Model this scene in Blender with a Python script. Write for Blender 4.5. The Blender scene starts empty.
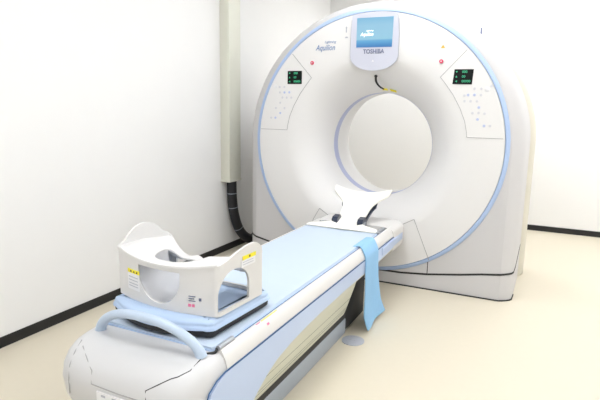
import bpy, bmesh, math
from mathutils import Vector, Matrix
PI = math.pi
C = bpy.context.scene.collection
sc = bpy.context.scene

# ------------------------------------------------------------------ materials
def mat(name, col, rough=.5, metal=0, emit=None, es=1.0, noise=0.0, nscale=40, bump=0.0, coat=0.0, spec=.5):
    m = bpy.data.materials.new(name); m.use_nodes = True
    nt = m.node_tree; b = nt.nodes['Principled BSDF']
    b.inputs['Base Color'].default_value = (*col, 1)
    b.inputs['Roughness'].default_value = rough
    b.inputs['Metallic'].default_value = metal
    b.inputs['Coat Weight'].default_value = coat
    b.inputs['Specular IOR Level'].default_value = spec
    if emit:
        b.inputs['Emission Color'].default_value = (*emit, 1)
        b.inputs['Emission Strength'].default_value = es
    if noise or bump:
        tc = nt.nodes.new('ShaderNodeTexCoord')
        n = nt.nodes.new('ShaderNodeTexNoise'); n.inputs['Scale'].default_value = nscale
        n.inputs['Detail'].default_value = 4
        nt.links.new(tc.outputs['Object'], n.inputs['Vector'])
        if noise:
            mx = nt.nodes.new('ShaderNodeMix'); mx.data_type = 'RGBA'
            mx.inputs['A'].default_value = (*[max(0, c*(1-noise)) for c in col], 1)
            mx.inputs['B'].default_value = (*[min(1, c*(1+noise)) for c in col], 1)
            nt.links.new(n.outputs['Fac'], mx.inputs['Factor'])
            nt.links.new(mx.outputs['Result'], b.inputs['Base Color'])
        if bump:
            bp = nt.nodes.new('ShaderNodeBump'); bp.inputs['Strength'].default_value = bump
            bp.inputs['Distance'].default_value = .002
            nt.links.new(n.outputs['Fac'], bp.inputs['Height'])
            nt.links.new(bp.outputs['Normal'], b.inputs['Normal'])
    return m
M = dict(
    wall=mat('wall_paint', (.87, .865, .86), .85, noise=.01, nscale=6, bump=.05),
    ceil=mat('ceiling_paint', (.88, .88, .87), .9, noise=.01, nscale=8),
    floor=mat('vinyl_floor', (.685, .625, .505), .45, noise=.015, nscale=30, spec=.3),
    black=mat('black_vinyl', (.008, .008, .009), .5, noise=.1),
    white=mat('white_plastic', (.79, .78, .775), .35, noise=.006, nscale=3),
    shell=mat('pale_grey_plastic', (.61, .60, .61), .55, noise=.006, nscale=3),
    cream=mat('cream_plastic', (.66, .63, .54), .45, noise=.01, nscale=3),
    ringblue=mat('pale_blue_plastic', (.42, .55, .80), .6, noise=.01, nscale=3),
    seam=mat('seam_grey', (.36, .355, .36), .6, noise=.02),
    dark=mat('dark_gap', (.02, .02, .022), .6, noise=.05),
    bezel=mat('screen_bezel_plastic', (.58, .595, .69), .35, noise=.006),
    lcdblack=mat('black_glass', (.004, .006, .006), .45, noise=.05, spec=.2),
    green=mat('green_digits', (.02, .2, .1), .4, emit=(.05, .75, .35), es=.55),
    tblue=mat('blue_grey_ink', (.20, .29, .50), .5, noise=.02),
    tgrey=mat('grey_ink', (.16, .18, .28), .5, noise=.02),
    lgrey=mat('light_grey_ink', (.45, .46, .52), .5, noise=.02),
    twhite=mat('screen_white_letters', (.9, .9, .9), .4, emit=(.95, .97, 1), es=.9),
    red=mat('red_button', (.72, .05, .12), .35, noise=.05),
    pink=mat('pink_ink', (.8, .2, .35), .5, noise=.03),
    yellow=mat('yellow_label', (.90, .78, .03), .5, noise=.02),
    paper=mat('label_paper', (.80, .80, .82), .6, noise=.01),
    btn=mat('grey_button', (.66, .66, .70), .4, noise=.02),
    btnb=mat('blue_button', (.50, .56, .78), .4, noise=.02),
    matblue=mat('pale_blue_pad', (.545, .64, .77), .6, noise=.015, nscale=12, bump=.06),
    padblue=mat('foam_pad_blue', (.46, .59, .80), .6, noise=.015, nscale=12, bump=.05),
    cradle=mat('cradle_blue', (.44, .57, .78), .4, noise=.01),
    panelblue=mat('side_panel_blue', (.50, .60, .80), .4, noise=.008),
    linedark=mat('navy_seam', (.03, .10, .25), .5, noise=.03),
    rail=mat('rail_white', (.71, .695, .68), .35, noise=.006),
    lift=mat('lift_cover_cream', (.64, .64, .53), .45, noise=.01),
    base=mat('base_grey_blue', (.34, .38, .43), .5, noise=.02),
    handle=mat('handle_blue', (.50, .60, .74), .35, noise=.008),
    box=mat('holder_plastic', (.70, .69, .685), .4, noise=.006, nscale=3),
    towel=mat('towel_blue', (.29, .53, .80), .9, noise=.04, nscale=60, bump=.5),
    foot=mat('foot_cover_white', (.61, .61, .62), .35, noise=.006, nscale=3),
    sheet=mat('paper_sheet', (.90, .88, .82), .8, noise=.01, bump=.15),
    metal=mat('grey_metal', (.42, .44, .48), .4, .6, noise=.03),
    navy=mat('navy_bracket', (.02, .03, .06), .35, noise=.05),
    duct=mat('duct_cream', (.73, .73, .64), .5, noise=.01),
    conduit=mat('conduit_black', (.012, .012, .015), .55, noise=.1, bump=.3),
    tie=mat('cable_tie', (.35, .38, .42), .5, noise=.02),
    groove=mat('groove_green', (.20, .22, .18), .6, noise=.02),
    lamp=mat('added_lamp_diffuser', (.9, .9, .9), .6, emit=(.955, .975, 1), es=8.0),  # glow of the added, unseen ceiling panels
    frame=mat('added_lamp_frame', (.8, .8, .8), .5, noise=.01),
)
# the screen: a picture of two blue bands, given off by the display itself
ms = bpy.data.materials.new('lcd_picture'); ms.use_nodes = True
nt = ms.node_tree; b = nt.nodes['Principled BSDF']
tc = nt.nodes.new('ShaderNodeTexCoord'); sp = nt.nodes.new('ShaderNodeSeparateXYZ'); cr = nt.nodes.new('ShaderNodeValToRGB')
nt.links.new(tc.outputs['Generated'], sp.inputs[0]); nt.links.new(sp.outputs['Z'], cr.inputs[0]); nt.links.new(cr.outputs[0], b.inputs['Emission Color'])
e = cr.color_ramp.elements
e[0].position = 0; e[0].color = (.03, .22, .62, 1); e[1].position = 1; e[1].color = (.25, .62, .88, 1)
for pos, c in ((.16, (.10, .42, .78, 1)), (.23, (.16, .52, .84, 1)), (.28, (.38, .74, .93, 1)), (.75, (.38, .72, .93, 1))):
    k = e.new(pos); k.color = c
b.inputs['Base Color'].default_value = (.02, .03, .05, 1); b.inputs['Roughness'].default_value = .3; b.inputs['Emission Strength'].default_value = .72
M['lcd'] = ms

# ------------------------------------------------------------------ helpers
def link(name, me, m, parent=None, smooth=True, angle=35):
    o = bpy.data.objects.new(name, me); C.objects.link(o)
    if m is not None:
        me.materials.clear(); me.materials.append(M[m] if isinstance(m, str) else m)
    if smooth:
        me.shade_smooth(); me.set_sharp_from_angle(angle=math.radians(angle))
    if parent: o.parent = parent
    return o
def obj(name, bm, m, parent=None, smooth=True, angle=35):
    bmesh.ops.recalc_face_normals(bm, faces=bm.faces[:])
    me = bpy.data.meshes.new(name); bm.to_mesh(me); bm.free()
    return link(name, me, m, parent, smooth, angle)
def tag(o, label, cat, group=None, kind=None):
    if label: o['label'] = label
    if cat: o['category'] = cat
    if group: o['group'] = group
    if kind: o['kind'] = kind
    return o
def empty(name, label, cat, loc=(0, 0, 0), group=None, rz=0):
    o = bpy.data.objects.new(name, None); C.objects.link(o); o.location = loc; o.rotation_euler.z = rz
    o.empty_display_size = .05
    return tag(o, label, cat, group)
def box(bm, x0, x1, y0, y1, z0, z1, bev=0, seg=2):
    vs = [bm.verts.new((x, y, z)) for x in (x0, x1) for y in (y0, y1) for z in (z0, z1)]
    fs = [bm.faces.new([vs[i] for i in f]) for f in ((0, 1, 3, 2), (4, 6, 7, 5), (0, 4, 5, 1), (2, 3, 7, 6), (0, 2, 6, 4), (1, 5, 7, 3))]
    if bev:
        es = list({e for f in fs for e in f.edges})
        bmesh.ops.bevel(bm, geom=es, offset=bev, segments=seg, affect='EDGES', profile=.5)
    return bm
def BX(*a, **k):
    bm = bmesh.new(); box(bm, *a, **k); return bm
def loft(rings, closed=True, cap0=False, cap1=False, bm=None):
    bm = bm or bmesh.new()
    R = [[bm.verts.new(p) for p in r] for r in rings]
    n = len(R[0])
    for a, c in zip(R, R[1:]):
        for i in range(n if closed else n-1):
            j = (i+1) % n
            bm.faces.new((a[i], a[j], c[j], c[i]))
    if cap0: bm.faces.new(R[0][::-1])
    if cap1: bm.faces.new(R[-1])
    return bm
def smoothpath(pts, n=8):
    pts = [Vector(p) for p in pts]; out = []
    P = [pts[0]] + pts + [pts[-1]]
    for i in range(1, len(P)-2):
        for k in range(n):
            t = k/n; p0, p1, p2, p3 = P[i-1:i+3]
            out.append(.5*((2*p1)+(-p0+p2)*t+(2*p0-5*p1+4*p2-p3)*t*t+(-p0+3*p1-3*p2+p3)*t**3))
    out.append(pts[-1]); return out
def tube(pts, r, seg=10, bm=None, flat=1.0):
    pts = [Vector(p) for p in pts]; rings = []
    rad = r if callable(r) else (lambda t: r)
    up = Vector((0, 0, 1)); prev = None
    for i, p in enumerate(pts):
        d = (pts[min(i+1, len(pts)-1)]-pts[max(i-1, 0)]).normalized()
        a = prev if prev else (up if abs(d.dot(up)) < .9 else Vector((1, 0, 0)))
        s = d.cross(a).normalized(); a2 = s.cross(d).normalized(); prev = a2
        rr = rad(i/(len(pts)-1))
        rings.append([p+rr*(math.cos(2*PI*k/seg)*s+flat*math.sin(2*PI*k/seg)*a2) for k in range(seg)])
    return loft(rings, True, True, True, bm)
def polyplate(pts, axis, v0, v1, bm=None):
    """polygon in the plane across `axis`, extruded from v0 to v1"""
    def P(q, v):
        return {0: (v, q[0], q[1]), 1: (q[0], v, q[1]), 2: (q[0], q[1], v)}[axis]
    return loft([[P(q, v0) for q in pts], [P(q, v1) for q in pts]], True, True, True, bm)
def disc(c, r, d, n, seg=20, bm=None):
    """short cylinder at c along axis n of length d"""
    c = Vector(c); n = Vector(n).normalized(); s = n.orthogonal().normalized(); t = n.cross(s)
    rings = [[c+n*h+rr*(math.cos(2*PI*k/seg)*s+math.sin(2*PI*k/seg)*t) for k in range(seg)] for h, rr in ((0, r), (d*.7, r), (d, r*.85))]
    return loft(rings, True, True, True, bm)
def rline(pts, w, y0, y1, bm=None):
    """line of width w in an XZ plane, given thickness y0..y1"""
    bm = bm or bmesh.new()
    for a, c in zip(pts, pts[1:]):
        a = Vector(a); c = Vector(c); d = (c-a).normalized(); n = Vector((-d.y, d.x))*w/2
        polyplate([a+n, c+n, c-n, a-n], 1, y0, y1, bm)
    return bm
def text(name, s, size, loc, rot, m, parent=None, shear=0, ext=.0008, align='CENTER', bold=0, sx=1):
    cu = bpy.data.curves.new(name, 'FONT'); cu.body = s; cu.size = size; cu.shear = shear; cu.extrude = ext
    cu.align_x = align; cu.align_y = 'CENTER'; cu.offset = bold; cu.resolution_u = 3
    t = bpy.data.objects.new(name, cu); C.objects.link(t)
    dg = bpy.context.evaluated_depsgraph_get(); me = bpy.data.meshes.new_from_object(t.evaluated_get(dg))
    bpy.data.objects.remove(t)
    me.transform(Matrix.Translation(loc) @ rot @ Matrix.Diagonal((sx, 1, 1, 1)))
    return link(name, me, m, parent, smooth=False)
FRONT = Matrix.Rotation(PI/2, 4, 'X')                      # text facing -Y
RIGHT = Matrix.Rotation(PI/2, 4, 'Z') @ Matrix.Rotation(PI/2, 4, 'X')   # text facing +X
def boolean(o, bms):
    cs = []
    for bm in bms:
        bmesh.ops.recalc_face_normals(bm, faces=bm.faces[:])
        me = bpy.data.meshes.new('cut'); bm.to_mesh(me); bm.free()
        c = bpy.data.objects.new('cut', me); C.objects.link(c); c.parent = o.parent; cs.append(c)
        md = o.modifiers.new('b', 'BOOLEAN'); md.object = c; md.operation = 'DIFFERENCE'; md.solver = 'EXACT'
    bpy.context.view_layer.update()
    dg = bpy.context.evaluated_depsgraph_get()
    me = bpy.data.meshes.new_from_object(o.evaluated_get(dg)); o.modifiers.clear(); o.data = me
    me.shade_smooth(); me.set_sharp_from_angle(angle=math.radians(35))
    for c in cs: bpy.data.objects.remove(c)

# ------------------------------------------------------------------ room
XL, XR, YB, YF, H = -1.335, 3.3, 2.42, -5.2, 2.75
def struct(name, bm, m): return tag(obj(name, bm, m, smooth=False), None, None, kind='structure')
struct('floor', BX(XL-.1, XR+.1, YF-.1, YB+.1, -.1, 0), 'floor')
struct('ceiling', BX(XL-.1, XR+.1, YF-.1, YB+.1, H, H+.1), 'ceil')
struct('wall_left', BX(XL-.1, XL, YF-.1, YB+.1, 0, H), 'wall')
struct('wall_right', BX(XR, XR+.1, YF-.1, YB+.1, 0, H), 'wall')
struct('wall_back', BX(XL, XR, YB, YB+.1, 0, H), 'wall')
struct('wall_front', BX(XL, XR, YF-.1, YF, 0, H), 'wall')
bh = .058
struct('baseboard_left', BX(XL, XL+.008, YF, YB, 0, bh, bev=.002), 'black')
struct('baseboard_back', BX(XL+.008, XR-.008, YB-.008, YB, 0, bh, bev=.002), 'black')
struct('baseboard_right', BX(XR-.008, XR, YF, YB, 0, bh, bev=.002), 'black')
struct('baseboard_front', BX(XL+.008, XR-.008, YF, YF+.008, 0, bh, bev=.002), 'black')

ADDED_LAMPS = [(0, -4.5), (1.9, -4.5), (.2, -2.4), (2.2, -2.4), (.2, -.5), (2.2, -.5), (2.5, .9), (.15, 1.72), (1.45, 1.72)]  # lamps out of view, added and spread to brighten walls, corner and bore
for i, (x, y) in enumerate(ADDED_LAMPS):
    t = empty('added_ceiling_light', 'unseen square ceiling lamp panel added to light the scanner room', 'lamp', (x, y, H-.03), 'added unseen ceiling lamps')
    obj('diffuser', BX(-.42, .42, -.42, .42, .004, .02), 'lamp', t, smooth=False)
    f = bmesh.new()
    for a in ((-.45, .45, -.45, -.42), (-.45, .45, .42, .45), (-.45, -.42, -.42, .42), (.42, .45, -.42, .42)): box(f, *a, 0, .03)
    obj('frame', f, 'frame', t, smooth=False)

# ------------------------------------------------------------------ wall duct and conduit
t = empty('cable_duct', 'tall cream box duct on the left wall beside the scanner', 'duct', (XL, .1, .62))
obj('duct_cover', BX(0, .088, 0, .175, 0, H-.62, bev=.003), 'duct', t)
obj('duct_lip', BX(0, .092, -.004, .179, .002, .02, bev=.002), 'duct', t)
t = empty('cable_conduit', 'black flexible conduit curving from the duct down behind the scanner', 'cable', (-1.285, .2, .615))
L0 = Vector((-1.285, .2, .615))
path = smoothpath([(-1.285, .19, .618), (-1.285, .195, .48), (-1.28, .215, .34), (-1.265, .26, .2), (-1.24, .34, .10), (-1.19, .44, .055), (-1.11, .56, .05)], 8)
obj('hose', tube([p-L0 for p in path], .042, 14), 'conduit', t)
for k in (6, 13, 24):
    obj('cable_tie', tube([path[k]-L0, path[k].lerp(path[k+1], .3)-L0], .0435, 14), 'tie', t)

# ------------------------------------------------------------------ gantry
ZC, RD = 1.013, .90
G = empty('ct_gantry', 'large white ring-shaped CT scanner gantry with pale blue rim', 'medical scanner')
N = 192
TH = [2*PI*i/N for i in range(N)]
def circ(r, y, zc=ZC): return [Vector((r*math.cos(a), y, zc+r*math.sin(a))) for a in TH]
def outline(hw, rt, y, zb=0.0, cr=.0):
    out = []
    for a in TH:
        c, s = math.cos(a), math.sin(a)
        if s >= 0:
            R = 1/math.sqrt((c/hw)**2+(s/rt)**2)
        else:
            R = min(hw/max(1e-6, abs(c)), (ZC-zb)/max(1e-6, -s))
        out.append(Vector((R*c, y, ZC+R*s)))
    # snap the nearest samples to the two bottom corners
    for cx in (-hw, hw):
        k = min(range(N), key=lambda i: (out[i]-Vector((cx, y, zb))).length); out[k] = Vector((cx, y, zb))
    return out
# front disc with flared bore mouth
ZB = .993
bm = loft([circ(RD, .012), circ(RD-.002, .001), circ(RD-.02, 0), circ(.66, 0), circ(.62, .004, ZB), circ(.58, .018, ZB), circ(.53, .052, ZB), circ(.48, .105, ZB), circ(.435, .170, ZB), circ(.405, .228, ZB), circ(.389, .268, ZB), circ(.385, .285, ZB)])
obj('front_cover', bm, 'white', G)
obj('bore_window_ring', loft([circ(.385, .28, ZB), circ(.3835, .281, ZB), circ(.3835, .359, ZB), circ(.385, .36, ZB)]), mat('bore_window', (.40, .44, .66), .3, noise=.02), G)
obj('bore_tunnel', loft([circ(.385, .36, ZB), circ(.385, .50, ZB), circ(.388, .55, ZB), circ(.42, .70, ZB), circ(.48, .86, ZB), circ(.52, .925, ZB)]), 'white', G)
obj('blue_rim', loft([circ(RD-.001, .013), circ(RD+.003, .001), circ(RD+.010, .001), circ(RD+.023, .008), circ(RD+.029, .016), circ(RD+.031, .030)]), 'ringblue', G)
STA = [(.940, .939, .022), (.944, .944, .024), (.962, .957, .034), (.985, .968, .050), (1.005, .974, .070), (1.016, .978, .095), (1.020, .980, .2), (1.022, .985, .45), (1.024, .99, .655), (1.020, .988, .658)]
rings = [circ(RD+.029, .020)] + [outline(*s) for s in STA]
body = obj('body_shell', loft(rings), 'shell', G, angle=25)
STB = [(1.020, .988, .658), (1.020, .988, .664), (1.030, .99, .672), (1.045, .996, .70), (1.058, 1.0, .76), (1.056, 1.0, .86), (1.04, .99, .915), (1.01, .96, .93)]
bm = loft([outline(*s) for s in STB] + [circ(.52, .925, ZB)])
obj('rear_cover', bm, 'cream', G, angle=25)
# dark base seam following the shell
def shell_pt(x=None, side=None, y=0, z=0, o=.001):
    pass
def seam_path(s):
    P = [(0, .021, .092), (.27, .021, .096), (.46, .021, .113), (.685, .021, .146), (.82, .021, .170), (.94, .021, .186),
         (.962, .033, .188), (.985, .049, .190), (1.005, .069, .192), (1.016, .095, .195), (1.020, .2, .205), (1.022, .45, .235), (1.023, .64, .258)]
    return [(s*x, y, z + (0 if s > 0 else .03*max(0, min(1, (x-.6)/.4)))) for x, y, z in P]
for s in (1, -1):
    P = seam_path(s); rg = []
    for i, p in enumerate(P):
        p = Vector(p); a = Vector(P[max(0, i-1)]); c = Vector(P[min(len(P)-1, i+1)]); d = (c-a); d.z = 0; d.normalize()
        n = Vector((d.y, -d.x, 0))*s; h = .0065
        rg.append([p+n*.0025+Vector((0, 0, h)), p+n*.0025-Vector((0, 0, h)), p-n*.01-Vector((0, 0, h)), p-n*.01+Vector((0, 0, h))])
    obj('base_seam', loft(rg, True, True, True), 'dark', G)
bm = bmesh.new()
for s in (1, -1):
    box(bm, *sorted((s*.10, s*.925)), .030, .05, -.0, .006)
obj('cover_joint', rline([(.457, .245), (.4565, .12)], .005, .0195, .03), 'dark', G)
bm.free()
# plinth gap line where the gantry meets the floor
bm = bmesh.new(); P = [(0, .018), (.94, .018), (.962, .030), (1.005, .066), (1.018, .095), (1.022, .2)]
for s in (1, -1):
    for a, c in zip(P, P[1:]):
        a = Vector((s*a[0], a[1])); c = Vector((s*c[0], c[1])); d = (c-a).normalized(); n = Vector((-d.y, d.x))*.004
        polyplate([a+n, c+n, c-n, a-n], 2, .0005, .008, bm)
obj('floor_gap', bm, 'dark', G, smooth=False)

# control panels left and right
def arc_pts(r, a0, a1, n): return [(r*math.cos(a0+(a1-a0)*i/n), ZC+r*math.sin(a0+(a1-a0)*i/n)) for i in range(n+1)]
BR = [(0.685, 1.401, 0), (0.727, 1.401, 0), (0.764, 1.396, 2), (0.789, 1.418, 0), (0.627, 1.356, 0), (0.649, 1.36, 1), (0.688, 1.361, 1), (0.728, 1.361, 0), (0.63, 1.321, 0), (0.667, 1.321, 0), (0.707, 1.322, 0), (0.721, 1.282, 1), (0.685, 1.246, 0), (0.722, 1.247, 0), (0.759, 1.244, 0), (0.719, 1.206, 1), (0.762, 1.166, 1), (0.798, 1.167, 0)]
BL = [(-0.76, 1.41, 2), (-0.726, 1.407, 0), (-0.687, 1.407, 0), (-0.725, 1.367, 0), (-0.686, 1.367, 1), (-0.645, 1.368, 1), (-0.702, 1.329, 0), (-0.665, 1.329, 0), (-0.628, 1.329, 0), (-0.721, 1.29, 0), (-0.758, 1.25, 0), (-0.684, 1.251, 0), (-0.72, 1.213, 1), (-0.798, 1.176, 0), (-0.761, 1.177, 1)]
for s, BT in ((-1, BL), (1, BR)):
    a0 = math.asin((1.088-ZC)/.887); a1 = math.atan2(1.645-ZC, .623)
    inner = [(.465, 1.474), (.50, 1.432), (.553, 1.362), (.605, 1.272), (.64, 1.19), (.656, 1.12), (.660, 1.088)]
    plate = [(s*x, z) for x, z in arc_pts(.887, a0, a1, 16) + inner]
    cp = obj('control_panel', polyplate(plate, 1, -.0015, .003), 'white', G, smooth=False)
    bd = [(s*.885, 1.088)] + [(s*x, z) for x, z in inner[::-1]] + [(s*.623, 1.645)]
    obj('panel_seam', rline(bd, .0032, -.0022, .001), 'seam', cp, smooth=False)
    q = [(-.66, 1.524), (-.543, 1.524), (-.543, 1.429), (-.66, 1.429)] if s < 0 else [(.553, 1.523), (.673, 1.522), (.667, 1.427), (.545, 1.429)]
    dp = obj('display', polyplate(q, 1, -.004, .001), 'lcdblack', cp, smooth=False)
    cx = sum(a for a, _ in q)/4
    for k, (w, row) in enumerate((('000', 'v'), ('00', '^'), ('00000', '<'))):
        z = 1.506-.0295*k
        text('digits', w, .022, (cx-.008, -.0045, z), FRONT, 'green', dp, align='LEFT')
        tri = {'v': [(-.006, .005), (.006, .005), (0, -.006)], '^': [(-.006, -.005), (.006, -.005), (0, .006)], '<': [(.005, .006), (.005, -.006), (-.006, 0)]}[row]
        obj('pointer', polyplate([(cx-.042+a, z+b_) for a, b_ in tri], 1, -.005, -.003), 'green', dp, smooth=False)
    for x, z, k in BT:
        obj('button', disc((x, -.001, z), (.0085, .0085, .016)[k], -.004, (0, 1, 0), 16), ('btn', 'btnb', 'paper')[k], cp)
# emergency buttons
for x, z in ((-.460, 1.579), (.465, 1.574)):
    k = obj('stop_button', disc((x, 0, z), .017, -.004, (0, 1, 0), 24), 'paper', G)
    r_ = obj('button_cap', disc((x, -.003, z), .0135, -.010, (0, 1, 0), 24), 'red', k)
    obj('button_mark', disc((x, -.0125, z), .0045, -.002, (0, 1, 0), 12), 'paper', k)
obj('warning_triangle', polyplate([(.455, 1.658), (.483, 1.658), (.469, 1.680)], 1, -.0015, .001), mat('amber_ink', (.75, .50, .08), .5, noise=.02), G, smooth=False)
# screen
arc = [(.172*math.cos(a)*1.0+.004, 1.62+.10*math.sin(a)) for a in [-PI*i/20 for i in range(0, 21)]]
z_at = lambda x: ZC+math.sqrt((RD-.006)**2-x*x)
top = [(x, z_at(x)) for x in [-.160+.320*i/10 for i in range(11)]]
pl = top + [(.176, 1.76)] + [(x, z) for x, z in arc] + [(-.168, 1.76)]
sb = obj('screen_panel', polyplate(pl, 1, -.010, .002), 'bezel', G, smooth=False)
obj('panel_seam', rline([(x, z) for x, z in [(.170, 1.86), (.176, 1.76)] + arc + [(-.168, 1.76), (-.162, 1.86)]], .003, -.0106, -.004), 'lgrey', sb, smooth=False)
scr = obj('screen', polyplate([(-.124, 1.872), (.134, 1.872), (.130, 1.675), (-.124, 1.677)], 1, -.0125, -.004), 'lcd', sb, smooth=False)
text('lettering', 'Aquilion', .034, (-.050, -.0133, 1.762), FRONT, 'twhite', scr, shear=.3, sx=.8)
text('lettering', 'Lightning', .014, (-.030, -.0133, 1.786), FRONT, 'twhite', scr, shear=.3)
text('lettering', 'TOSHIBA', .040, (.002, -.011, 1.647), FRONT, 'tgrey', sb, bold=.001, sx=.92)
obj('status_mark', polyplate([(-.008, 1.580), (.008, 1.580), (0, 1.594)], 1, -.011, -.009), 'paper', sb, smooth=False)
text('lettering', 'Aquilion', .055, (-.362, -.0012, 1.682), FRONT, 'tblue', G, shear=.3, bold=.0004, sx=.8)
text('lettering', 'Lightning', .024, (-.325, -.0012, 1.722), FRONT, 'tblue', G, shear=.3)
obj('arrow_mark', polyplate([(-.209, 1.782), (-.201, 1.782), (-.201, 1.812), (-.197, 1.812), (-.205, 1.824), (-.213, 1.812), (-.209, 1.812)], 1, -.0015, .001), 'lgrey', G, smooth=False)
bm = bmesh.new(); polyplate([(-.215, 1.744), (-.19, 1.744), (-.196, 1.754), (-.209, 1.754)], 1, -.0015, .001, bm); obj('dial_mark', bm, 'lgrey', G, smooth=False)
# little camera lead over the bore and yellow laser tape
obj('bore_lead', tube(smoothpath([(-.002, .080, 1.482), (.003, .075, 1.452), (.012, .095, 1.428), (.024, .13, 1.41), (.034, .165, 1.402)], 5), lambda t: .009-.004*t, 8), 'dark', G)
obj('lead_cap', disc((-.003, .090, 1.487), .011, -.014, (0, 1, 0), 12), 'dark', G)
bm = bmesh.new()
for x0, x1 in ((.010, .052), (.070, .118)):
    q = []
    for y, r in ((.20, .4155), (.217, .4075)):
        q += [(x, y, ZB+math.sqrt(r*r-x*x)) for x in ((x0, x1) if y < .16 else (x1, x0))]
    vs = [bm.verts.new(p) for p in q] + [bm.verts.new((p[0], p[1], p[2]-.006)) for p in q]
    for f in ((0, 1, 2, 3), (7, 6, 5, 4), (0, 4, 5, 1), (1, 5, 6, 2), (2, 6, 7, 3), (3, 7, 4, 0)): bm.faces.new([vs[i] for i in f])
obj('yellow_strip', bm, 'yellow', G, smooth=False)
# lower access doors
for s in (1, -1):
    obj('door_seam', rline([(s*.20, .41), (s*.264, .456), (s*.347, .502), (s*.456, .249), (s*.468, .222)] if s > 0 else [(-.455, .30), (-.425, .419), (-.375, .508), (-.222, .411)], .0035, -.0012, .001), 'seam', G, smooth=False)

# ------------------------------------------------------------------ patient couch
K = empty('patient_couch', 'long white and pale blue motorised patient couch in front of the scanner', 'couch')
# base and lifting column
def ybox(hw, y0, y1, z0, z1, bev, seg=4): return BX(-hw, hw, y0, y1, z0, z1, bev=bev, seg=seg)
obj('base_plate', ybox(.205, -2.12, -.93, 0, .098, .012), 'base', K)
obj('base_groove', ybox(.203, -2.13, -.935, .092, .130, .006), 'dark', K)
LP = [(.196, .126), (.206, .131), (.214, .15), (.230, .20), (.246, .25), (.262, .30), (.272, .335), (.27, .36)]
obj('lift_cover', loft([[Vector((x, y, z)) for x, z in LP + [(-x, z) for x, z in LP[::-1]]] for y in (-2.13, -.975)], True, True, True), 'lift', K, angle=50)
for z, x in ((.160, .2175), (.178, .2232), (.232, .2405)):
    for s in (1, -1):
        obj('cover_groove', BX(*sorted((s*(x-.004), s*(x+.0005))), -2.08, -.977, z, z+.0035), 'groove', K)
obj('column_end', BX(-.20, .20, -.974, -.60, .012, .33, bev=.01), 'dark', K)
# long carriage: white rail sections
def xsec(pts, y0, y1, sy=(1,)):
    return loft([[Vector((x, y, z)) for x, z in pts] for y in (y0, y1)], True, True, True)
RAIL = [(.238, .470), (.248, .494), (.254, .497), (.262, .494), (.276, .466), (.283, .444), (.284, .436), (.278, .432), (.20, .432), (.20, .47)]
for s in (1, -1):
    rg = []
    for y, k in ((-2.26, 1), (-.28, 1)):
        rg.append([Vector((s*(x if k == 1 else x-(1-k)*.3), y, .44+(z-.44)*k)) for x, z in RAIL])
    obj('side_rail', loft(rg, True, True, True), 'rail', K, angle=50)
    PAN = [(.279, .4315), (.286, .428), (.288, .40), (.287, .362), (.280, .352), (.22, .352), (.22, .4315)]
# centre bed of the carriage
obj('carriage_bed', BX(-.205, .205, -2.24, -.045, .40, .462, bev=.004), 'rail', K)
# blue side panels with the sweeping lower edge
low = [(-.29, .360), (-.60, .356), (-1.2, .356), (-1.50, .352), (-1.65, .346), (-1.80, .335), (-1.92, .318), (-2.00, .295), (-2.06, .265), (-2.11, .235), (-2.16, .195), (-2.20, .15), (-2.23, .10)]
front = [(-2.31, .10), (-2.365, .20), (-2.385, .30), (-2.38, .365), (-2.36, .40), (-2.32, .422), (-2.27, .4305)]
panel = low + front + [(-.29, .4305)]
rimlow = [(y+.012*(1 if y < -1.9 else .0), z-(.012 if y > -2.0 else .006)) for y, z in low]
for s in (1, -1):
    bm = polyplate(panel, 0, s*.262, s*.288)
    es = [e for e in bm.edges if all(abs(v.co.x-s*.288) < 1e-6 for v in e.verts)]
    bmesh.ops.bevel(bm, geom=es, offset=.003, segments=2, affect='EDGES')
    sp_ = obj('side_panel', bm, 'panelblue', K, angle=30)
    # cream rim below the panel
    P = [Vector((s*.279, y, z-.001)) for y, z in low]
    obj('panel_rim', tube(P, .009, 8), 'cream', K)
    # navy seam between rail and panel, wrapping the front corner
    P = [Vector((s*.2865, y, z)) for y, z in [(-.29, .4325), (-1.2, .4325), (-2.2, .4325)] + [(y-.006, z+.004) for y, z in front[::-1]]]
    obj('panel_seam', tube(P, .0026, 6), 'linedark', K)
# cream underbody
und = [(.274, .352), (.270, .335), (.255, .318), (.235, .312), (-.235, .312), (-.255, .318), (-.270, .335), (-.274, .352), (-.26, .42), (.26, .42)]
rg = []
for y, k in ((-1.95, 1), (-.25, 1)):
    rg.append([Vector((x*k, y, .40+(z-.40)*k)) for x, z in und])
obj('underbody', loft(rg, True, True, True), 'rail', K, angle=50)
# carriage end cap, with its blue inset
rg = []
for y, k in ((-.30, .985), (-.20, 1.0), (-.10, 1.0), (-.05, .985), (-.02, .95), (-.008, .88), (-.004, .78)):
    q = []
    for i in range(56):
        a = 2*PI*i/56; c, s_ = math.cos(a), math.sin(a)
        q.append(Vector((.292*k*abs(c)**.22*(1 if c > 0 else -1), y, .402+(.094 if s_ > 0 else .092)*k*abs(s_)**.4*(1 if s_ > 0 else -1))))
    rg.append(q)
obj('end_cap', loft(rg, True, True, True), 'rail', K, angle=50)
for s in (1, -1):
    obj('end_inset', BX(*sorted((s*.284, s*.2945)), -.56, -.09, .375, .425, bev=.004), 'panelblue', K)

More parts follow.
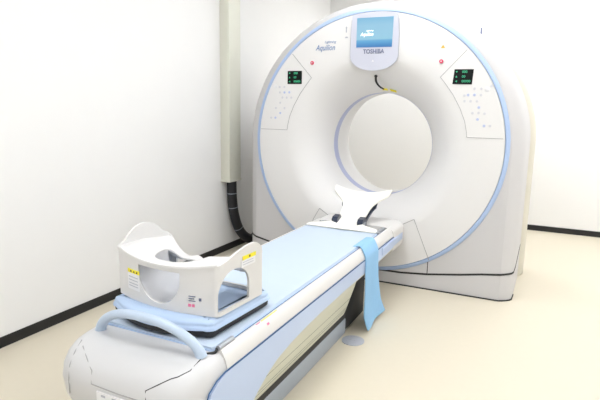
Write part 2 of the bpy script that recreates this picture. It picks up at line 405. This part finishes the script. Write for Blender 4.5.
# foot end housing
rg = []
FT = [(.055, .230, -2.27), (.10, .250, -2.32), (.16, .266, -2.375), (.24, .278, -2.435), (.32, .284, -2.475), (.38, .285, -2.485), (.42, .283, -2.478), (.45, .277, -2.460), (.47, .268, -2.436), (.482, .256, -2.41), (.489, .235, -2.375), (.491, .19, -2.33)]
for z, hw, yf_ in FT:
    yb_ = -2.235; q = []; hh = (yb_-yf_)
    for i in range(41):
        a = PI + PI*i/40; c, s_ = math.cos(a), math.sin(a)
        q.append(Vector((hw*abs(c)**.36*(1 if c > 0 else -1), yb_+hh*(-abs(s_)**.5), z)))
    rg.append(q)
FH = obj('foot_housing', loft(rg, True, True, True), 'foot', K, angle=50)
bpy.context.view_layer.update()
def drape(x, y):
    ok, p, n, i = FH.ray_cast(Vector((x, y, 1)), Vector((0, 0, -1)))
    return p.z if ok else .3
obj('cover_seam', tube([(-0.2152, -2.3917, 0.4818), (-0.1993, -2.4364, 0.4616), (-0.1927, -2.4647, 0.4299), (-0.1857, -2.4779, 0.3884), (-.183, -2.4795, .34)], .0022, 6), 'seam', FH)
obj('cover_seam', tube([(-0.1852, -2.4149, 0.4768), (-0.1335, -2.4468, 0.4606), (-0.0901, -2.4684, 0.4362), (-0.0808, -2.4816, 0.4003), (0.0186, -2.4824, 0.3968), (0.1025, -2.4822, 0.3966), (.14, -2.482, .3964)], .0019, 6), 'seam', FH)
obj('cover_seam', tube([(.140, -2.4811, .3969), (.1319, -2.472, .429), (.1673, -2.4568, .4502), (.1968, -2.4326, .4653), (.2135, -2.4205, .4701), (.2325, -2.3869, .4783), (.2294, -2.3317, .4882), (.2205, -2.2875, .490)], .0016, 6), 'dark', FH)
# grab handle
hp = smoothpath([(-.212, -2.312, .485), (-.197, -2.315, .518), (-.155, -2.325, .553), (-.09, -2.335, .580), (-.005, -2.340, .590), (.085, -2.335, .582), (.155, -2.325, .556), (.203, -2.315, .520), (.222, -2.312, .485)], 6)
obj('grab_handle', tube(hp, lambda t: .0155+.004*abs(2*t-1)**3, 14), 'handle', K)
# sliding cradle and its mat
CR = empty('cradle', None, None); CR.parent = K
cr_pts = []
for y, hw in ((-2.275, .225), (-2.262, .240), (-2.23, .246), (-.56, .246), (-.52, .243), (-.505, .235)):
    cr_pts.append((y, hw))
bm = loft([[Vector((hw*x, y, z)) for x, z in ((1, .492), (.98, .496), (0, .494), (-.98, .496), (-1, .492), (-1, .472), (-.9, .468), (.9, .468), (1, .472))] for y, hw in cr_pts], True, True, True)
bpy.data.objects.remove(CR)
crd = obj('cradle', bm, 'cradle', K, angle=50)
bm = loft([[Vector((hw*x, y, z)) for x, z in ((1, .497), (.985, .503), (.7, .503), (0, .501), (-.7, .503), (-.985, .503), (-1, .497), (-1, .493), (1, .493))] for y, hw in ((-2.27, .232), (-2.255, .238), (-.56, .239), (-.53, .236))], True, True, True)
obj('cradle_mat', bm, 'matblue', K, angle=50)
for s in (1, -1):
    obj('edge_gap', tube([(s*.2475, -2.20, .4935), (s*.2475, -.40, .4935)], .0028, 6), 'linedark', K)
    cl = obj('rail_clip', tube([(s*.2495, -2.262, .501), (s*.2495, -2.175, .501)], .0085, 12), 'metal', K)
    obj('clip_hook', tube(smoothpath([(s*.246, -2.262, .501), (s*.244, -2.272, .490), (s*.228, -2.290, .489), (s*.215, -2.30, .488)], 4), .005, 8), 'dark', cl)
    obj('corner_stud', disc((s*.247, -.505, .492), .010, .012, (0, 0, 1), 14), 'metal', K)
    obj('carriage_rail', BX(*sorted((s*.208, s*.228)), -.48, -.15, .462, .492, bev=.003), 'metal', K)
# labels on the right rail
LB = [(.2565, .4968), (.2685, .4815)]
def rail_decal(y0, y1, t0, t1, m, nm):
    a = Vector((.2585, 0, .4965)); c = Vector((.2755, 0, .4675)); n = Vector((.86, 0, .5)).normalized()
    p = a.lerp(c, t0)+n*.0012; q = a.lerp(c, t1)+n*.0012
    rg = [[Vector((p.x, y, p.z)), Vector((q.x, y, q.z)), Vector((q.x, y, q.z))-n*.003, Vector((p.x, y, p.z))-n*.003] for y in (y0, y1)]
    return obj(nm, loft(rg, True, True, True), m, K, smooth=False)
rail_decal(-2.00, -1.88, .0, .3, 'yellow', 'warning_label')
rail_decal(-2.035, -2.01, .0, .3, 'pink', 'warning_label')
rail_decal(-1.975, -1.96, .6, .85, 'pink', 'rail_mark')
rail_decal(-1.42, -1.36, .35, .42, 'paper', 'rail_mark')
# rating sticker at the foot end
stk = obj('rating_sticker', BX(-.055, .072, -2.4875, -2.478, .335, .386), 'paper', FH, smooth=False)
for k in range(2):
    obj('sticker_mark', BX(-.035+.045*k, -.018+.045*k, -2.4885, -2.487, .372, .379), 'lgrey', FH, smooth=False)

# ------------------------------------------------------------------ headrest on the cradle end
HR = empty('headrest', 'curved headrest wrapped in a white paper sheet at the scanner end of the couch', 'headrest', (0, -.50, .505))
rows = [(-.045, .236, .000, .0), (-.02, .235, .001, .002), (.02, .225, -.002, .006), (.05, .17, -.006, .012), (.08, .115, -.006, .018), (.12, .095, .002, .016), (.18, .092, .026, .012), (.24, .096, .058, .012), (.29, .108, .088, .014), (.32, .135, .108, .020), (.345, .175, .126, .028), (.365, .200, .142, .034), (.392, .206, .162, .036), (.405, .204, .170, .036)]
NU = 24
def hr_pt(u, r, off=0):
    y, hw, z, d = r
    return Vector((hw*u, y, z+d*(abs(u)**2.2)-off+.006))
def refine(rows, n=4):
    P = [Vector((a, b_, c, d)) for a, b_, c, d in rows]; out = []
    Q = [P[0]]+P+[P[-1]]
    for i in range(1, len(Q)-2):
        for k in range(n):
            t = k/n; p0, p1, p2, p3 = Q[i-1:i+3]
            out.append(.5*((2*p1)+(-p0+p2)*t+(2*p0-5*p1+4*p2-p3)*t*t+(-p0+3*p1-3*p2+p3)*t**3))
    out.append(P[-1]); return [tuple(v) for v in out]
rr = refine(rows)
rg = []
for r in rr:
    th = .004 if r[0] < .05 else .012
    rg.append([hr_pt(-1+2*k/NU, r) for k in range(NU+1)] + [hr_pt(1-2*k/NU, r, th) for k in range(NU+1)])
obj('paper_sheet', loft(rg, True, True, True), 'sheet', HR, angle=60)
# navy carrier under it
rg = []
for r in rr:
    if .08 < r[0] < .36:
        y, hw, z, d = r; hw = min(hw, .118)*.98 + .010
        d = d*1.0
        rg.append([Vector((hw*(-1+2*k/NU), y+.01, z-.014+d*(abs(-1+2*k/NU)**2.2))) for k in range(NU+1)] + [Vector((hw*(1-2*k/NU), y+.01, z-.030+d*(abs(1-2*k/NU)**2.2))) for k in range(NU+1)])
obj('carrier_shell', loft(rg, True, True, True), 'navy', HR, angle=60)
for s in (1, -1):
    bm = loft([[Vector((s*x, y, z)) for x, z in ((.070, -.012), (.108, -.012), (.108, h), (.070, h))] for y, h in ((.085, .028), (.10, .045), (.15, .052), (.17, .03))], True, True, True)
    lk = obj('side_lock', bm, 'navy', HR)
    obj('lock_strip', BX(*sorted((s*.1065, s*.1095)), .10, .145, .004, .022), 'metal', lk)
bm = bmesh.new(); box(bm, -.10, .10, -.01, .16, -.035, -.008, bev=.004); obj('mount_tongue', bm, 'metal', HR)

# ------------------------------------------------------------------ foam pad and holder on the foot end
RZ = math.radians(-3.5)
FP = empty('foam_pad', 'pale blue foam pad with black underside on the foot end of the couch', 'pad', (-.022, -2.055, .5035), rz=RZ)
def plan(hx, yc, bul, yb, n=18, rc=.03):
    """plan outline: bulging front, straight sides, bulging back"""
    out = []
    f = lambda x: yc+bul*(x/hx)**2
    for i in range(n+1):
        x = -hx+rc+(2*hx-2*rc)*i/n; out.append((x, -f(x)))
    for k in range(1, 6):
        a = -PI/2+PI/2*k/6; out.append((hx-rc+rc*math.cos(a), -f(hx-rc)+rc+rc*math.sin(a)))
    for k in range(0, 7):
        a = PI/2*k/6; out.append((hx-rc+rc*math.cos(a), yb-rc+rc*math.sin(a)))
    for k in range(0, 7):
        a = PI/2+PI/2*k/6; out.append((-hx+rc+rc*math.cos(a), yb-rc+rc*math.sin(a)))
    for k in range(1, 6):
        a = PI+PI/2*k/6; out.append((-hx+rc+rc*math.cos(a), -f(hx-rc)+rc+rc*math.sin(a)))
    return out
def off(pl, d):
    n = len(pl); out = []
    for i, p in enumerate(pl):
        a = Vector(pl[i-1]); c = Vector(pl[(i+1) % n]); t_ = (c-a).normalized(); out.append((p[0]-t_.y*d, p[1]+t_.x*d))
    return out
PP = plan(.240, .225, -.075, .215, rc=.035)
obj('pad_base', loft([[(*p, z) for p in off(PP, i)] for z, i in ((.0, .030), (.004, .014), (.008, .008), (.026, .006), (.028, .012))], True, True, True), 'black', FP)
obj('foam', loft([[(*p, z) for p in off(PP, i)] for z, i in ((.028, .006), (.030, .0), (.036, .0), (.043, .004), (.046, .007), (.049, .006), (.057, .010), (.063, .022), (.066, .05))], True, True, True), 'padblue', FP, angle=70)

HB = empty('arm_support_box', 'white moulded plastic support box with two raised side tabs on the blue foam pad', 'support box', (-.022, -2.050, .570), rz=RZ)
HX, YC, BUL, YBK = .236, .168, -.042, .152
OP = plan(HX, YC, BUL, YBK, n=24, rc=.022)
def subdiv(pl, n=3):
    out = []
    for i, p in enumerate(pl):
        q = pl[(i+1) % len(pl)]; L_ = math.hypot(q[0]-p[0], q[1]-p[1]); m = max(1, int(L_/.012))
        for k in range(m): out.append((p[0]+(q[0]-p[0])*k/m, p[1]+(q[1]-p[1])*k/m))
    return out
OP = subdiv(OP)
def bump_(y, c, h):
    t_ = max(0, 1-((y-c)/h)**2); return math.sqrt(t_) if t_ > 0 else 0
def sstep(t_): t_ = max(0, min(1, t_)); return t_*t_*(3-2*t_)
def ztop(x, y):
    a = min(1, abs(x)/HX)
    front = .158 + .026*a*a
    dip = .090*sstep((y+.02)/.15)*(1-a**5)
    lobe = .022*math.exp(-((abs(x)-.085)/.035)**2)*sstep((y-.05)/.08)
    return front - dip + lobe
TABR = [(-.17, -.004), (-.12, -.004), (-.10, -.002), (-.06, .006), (-.02, .018), (.03, .029), (.085, .032), (.11, .024), (.132, .004), (.17, -.004)]
TABL = [(-.17, .0), (-.12, .002), (-.095, .012), (-.075, .036), (-.04, .056), (.00, .064), (.04, .056), (.075, .036), (.10, .010), (.125, .0), (.17, .0)]
def tab_h(y, T):
    for (a, p), (b_, q) in zip(T, T[1:]):
        if a <= y <= b_: return p+(q-p)*((y-a)/(b_-a))
    return 0
def wall_top(x, y):
    z = ztop(x, y)
    t_ = sstep((abs(x)-.19)/.04)
    z0 = .158+.024
    return z + t_*tab_h(y, TABL if x < 0 else TABR)
IP = off(OP, .010)
rg = [[Vector((*p, 0)) for p in OP], [Vector((*p, .02)) for p in OP]]
rg += [[Vector((p[0]*(1+.012*0), p[1], .02+(wall_top(*p)-.02)*f)) for p in OP] for f in (.25, .5, .75, 1)]
rg += [[Vector((q[0], q[1], .02+(wall_top(*p)-.02)*f)) for p, q in zip(OP, IP)] for f in (1, .75, .5, .25)]
rg += [[Vector((*p, 0)) for p in IP]]
bm = loft(rg + [rg[0]]); bmesh.ops.remove_doubles(bm, verts=bm.verts[:], dist=1e-6)
walls = obj('side_walls', bm, 'box', HB)
def arch(cx, hw, zb, zt, n=16, pw=1.0):
    zs = zt-hw*pw; return [(cx-hw, zb), (cx+hw, zb)] + [(cx+hw*math.cos(PI*i/n), zs+hw*pw*math.sin(PI*i/n)) for i in range(n+1)]
def ucut(cx, hw, zb, zt, n=20):
    return [(cx+hw*math.cos(PI+PI*i/n), zb+hw+hw*math.sin(PI+PI*i/n)) for i in range(n+1)] + [(cx+hw, zt), (cx-hw, zt)]
U = ucut(0, .096, .018, .141)
arc_r = [(-.125, .014), (.052, .014)] + [(-.0365+.0885*math.cos(PI*i/16), .075+.072*math.sin(PI*i/16)) for i in range(17)]
bx = [-.195+.39*i/24 for i in range(25)]
back_open = [(-.195, .014), (.195, .014)] + [(x, ztop(x, .15)-.014-.03*(abs(x)/.195)**8) for x in bx[::-1]]
boolean(walls, [polyplate(U, 1, -.22, -.10), polyplate(arc_r, 0, -.30, .30), polyplate(back_open, 1, .10, .20)])
# moulded trough running back from the front opening
rg = []
for k in range(10):
    y = -.158+.15*k/9; zb = .018+.046*(k/9)**2; hw_ = .096
    zt = ztop(.10, y)-.004
    q = []
    for i in range(25):
        a = PI+PI*i/24; zz = zb+(hw_+hw_*math.sin(a))*(zt-zb)/(.141-.018)*1.0
        q.append(Vector((hw_*math.cos(a), y, min(zz, zt))))
    rg.append([Vector((-hw_, y, zt))]+q+[Vector((hw_, y, zt))])
bm = loft(rg, False)
bmesh.ops.solidify(bm, geom=bm.faces[:], thickness=.003)
obj('head_trough', bm, mat('bowl_plastic', (.86, .86, .88), .3, noise=.006), HB, angle=60)
# saddle shaped top deck with a wide opening
NA = len(OP); OD = off(OP, -.004); OD = [(max(-HX+.008, min(HX-.008, p[0])) if abs(p[1]) < .30 and abs(OP[i][0]) > .19 and OP[i][1] > -.125 else p[0], p[1]) for i, p in enumerate(OD)]
def ell(i):
    p = OP[i]; a = math.atan2(p[1]/.16, p[0]/.236)
    return Vector((.102*math.copysign(abs(math.cos(a))**.7, math.cos(a)), .005+(.132 if math.sin(a) > 0 else .128)*math.copysign(abs(math.sin(a))**.8, math.sin(a))))
rg = []
def deck_pt(i, t_, dz):
    a = Vector(OD[i]); c = ell(i); q = a.lerp(c, t_)
    return Vector((q.x, q.y, ztop(q.x, q.y)+dz))
for t_, dz in ((0, -.006), (0, 0), (.02, .003), (.3, .003), (.6, .003), (.95, .003), (1, 0), (1, -.006), (.6, -.006), (.3, -.006)):
    rg.append([deck_pt(i, t_, dz) for i in range(NA)])
bm = loft(rg + [rg[0]]); bmesh.ops.remove_doubles(bm, verts=bm.verts[:], dist=1e-6)
deck = obj('top_deck', bm, 'box', HB, angle=60)
obj('deck_slot', BX(-.180, -.145, -.03, -.022, ztop(-.16, 0)-.0, ztop(-.16, 0)+.0045), 'lgrey', deck)
# inner curled lips at the rear of the opening
# labels
yf = lambda x: -(YC+BUL*(x/HX)**2)
def decal(x0, x1, z0, z1, m, nm, d=.0014):
    rg = []
    for k in range(7):
        x = x0+(x1-x0)*k/6; y = yf(x)
        rg.append([Vector((x, y-d, z0)), Vector((x, y-d, z1)), Vector((x, y+.002, z1)), Vector((x, y+.002, z0))])
    return obj(nm, loft(rg, True, True, True), m, HB, smooth=False)
decal(-.162, -.092, .038, .100, 'paper', 'caution_label'); decal(-.162, -.092, .100, .114, 'yellow', 'caution_label')
decal(-.145, -.137, .103, .110, 'dark', 'label_mark', .002); decal(-.125, -.119, .103, .109, 'dark', 'label_mark', .002); decal(-.108, -.102, .103, .109, 'dark', 'label_mark', .002)
for z in (.084, .072, .060, .050): decal(-.155, -.100, z, z+.003, 'lgrey', 'label_line', .002)
for k, (x0, x1, z0, z1, m) in enumerate(((.130, .155, .064, .067, 'tgrey'), (.130, .150, .056, .059, 'tgrey'), (.130, .155, .048, .051, 'tgrey'), (.168, .176, .052, .062, 'tgrey'), (.128, .139, .028, .038, 'pink'), (.142, .152, .028, .038, 'pink'))):
    decal(x0, x1, z0, z1, m, 'label_line')
ta = HX+.0003
obj('caution_label', BX(ta, ta+.0015, .010, .092, .166, .180), 'yellow', HB, smooth=False)
obj('caution_label', BX(ta, ta+.0015, .000, .088, .140, .164), 'paper', HB, smooth=False)
obj('label_mark', BX(ta+.001, ta+.002, .048, .056, .169, .177), 'dark', HB, smooth=False)
for z in (.157, .148): obj('label_line', BX(ta+.001, ta+.002, .010, .075, z, z+.002), 'lgrey', HB, smooth=False)

# ------------------------------------------------------------------ towel over the rail
TW = []
prof = [(.215, .5065), (.250, .508), (.266, .500), (.281, .474), (.292, .448), (.295, .42), (.296, .36), (.297, .28), (.300, .20), (.303, .12), (.308, .06), (.313, .022)]
prof2 = refine([(a, c, 0, 0) for a, c in prof], 4)
rg0 = []; n = len(prof2)
for i, (x, z, _, _) in enumerate(prof2):
    t_ = max(0, (.45-z)/.43)
    yl = -.905 + .02*(1-min(1, t_*4)) + .012*math.sin(t_*5) + (.01*t_ if t_ > 0 else 0) + .045*max(0, t_-.8)/.2
    yr = -.655 + .055*t_ + .04*max(0, t_-.75)/.25 - .02*math.sin(t_*PI)
    row = []
    for k in range(17):
        u = k/16; y = yl+(yr-yl)*u
        row.append(Vector((x+.010*t_*math.sin(u*6.5+1.2)+.006*t_*math.cos(u*3+t_*4), y, z+(.022*t_**6*(u-.5)))))
    rg0.append(row)
rg = [r + [v+Vector((-.006, 0, -.006 if i < 4 else 0)) for v in r[::-1]] for i, r in enumerate(rg0)]
# start edge must rest on the mat, so the under side is lifted to it
obj_t = obj('towel', loft(rg, True, True, True), 'towel', None, angle=70)
tag(obj_t, 'light blue towel hanging over the right rail of the couch', 'towel')

# ------------------------------------------------------------------ small things
t = empty('floor_socket_cover', 'small round grey floor cap set in the cream floor beside the couch', 'floor cap', (.276, -1.004, 0))
obj('cap', disc((0, 0, 0), .062, .006, (0, 0, 1), 32), mat('cap_grey', (.42, .44, .50), .45, noise=.03), t)
obj('cap_slot', BX(-.025, .025, -.004, .004, .005, .0072), 'lgrey', t)
obj('cap_ring', loft([[Vector((r*math.cos(2*PI*k/32), r*math.sin(2*PI*k/32), z)) for k in range(32)] for r, z in ((.046, .0055), (.046, .0068), (.042, .0068), (.042, .0055))]), 'lgrey', t)
tw = text('wall_numeral', '1', .11, (0, 0, 0), FRONT, 'tgrey', None, ext=.0015, bold=.004)
tw.location = (.392, YB-.0017, 2.063); tag(tw, 'tiny dark numeral one high on the back wall right of the scanner', 'numeral')

# ------------------------------------------------------------------ camera
cam = bpy.data.cameras.new('camera'); co = bpy.data.objects.new('camera', cam); C.objects.link(co)
r = Vector((.9018, .4318, .0183)); u = Vector((-.0944, .1555, .9833)); f = Vector((-.4217, .8885, -.1810))
mw = Matrix(((r.x, u.x, -f.x, 1.1542), (r.y, u.y, -f.y, -3.5709), (r.z, u.z, -f.z, 1.2829), (0, 0, 0, 1)))
loc, rot, _ = mw.decompose(); co.location = loc; co.rotation_mode = 'QUATERNION'; co.rotation_quaternion = rot
cam.sensor_width = 36; cam.lens = 521.33/600*36; cam.clip_start = .02
sc.camera = co
w = bpy.data.worlds.new('world'); sc.world = w; w.use_nodes = True
w.node_tree.nodes['Background'].inputs[0].default_value = (.8, .85, .9, 1); w.node_tree.nodes['Background'].inputs[1].default_value = .2
sc.view_settings.view_transform = 'Standard'; sc.view_settings.look = 'None'; sc.view_settings.gamma = 1
sc.view_settings.exposure = .08
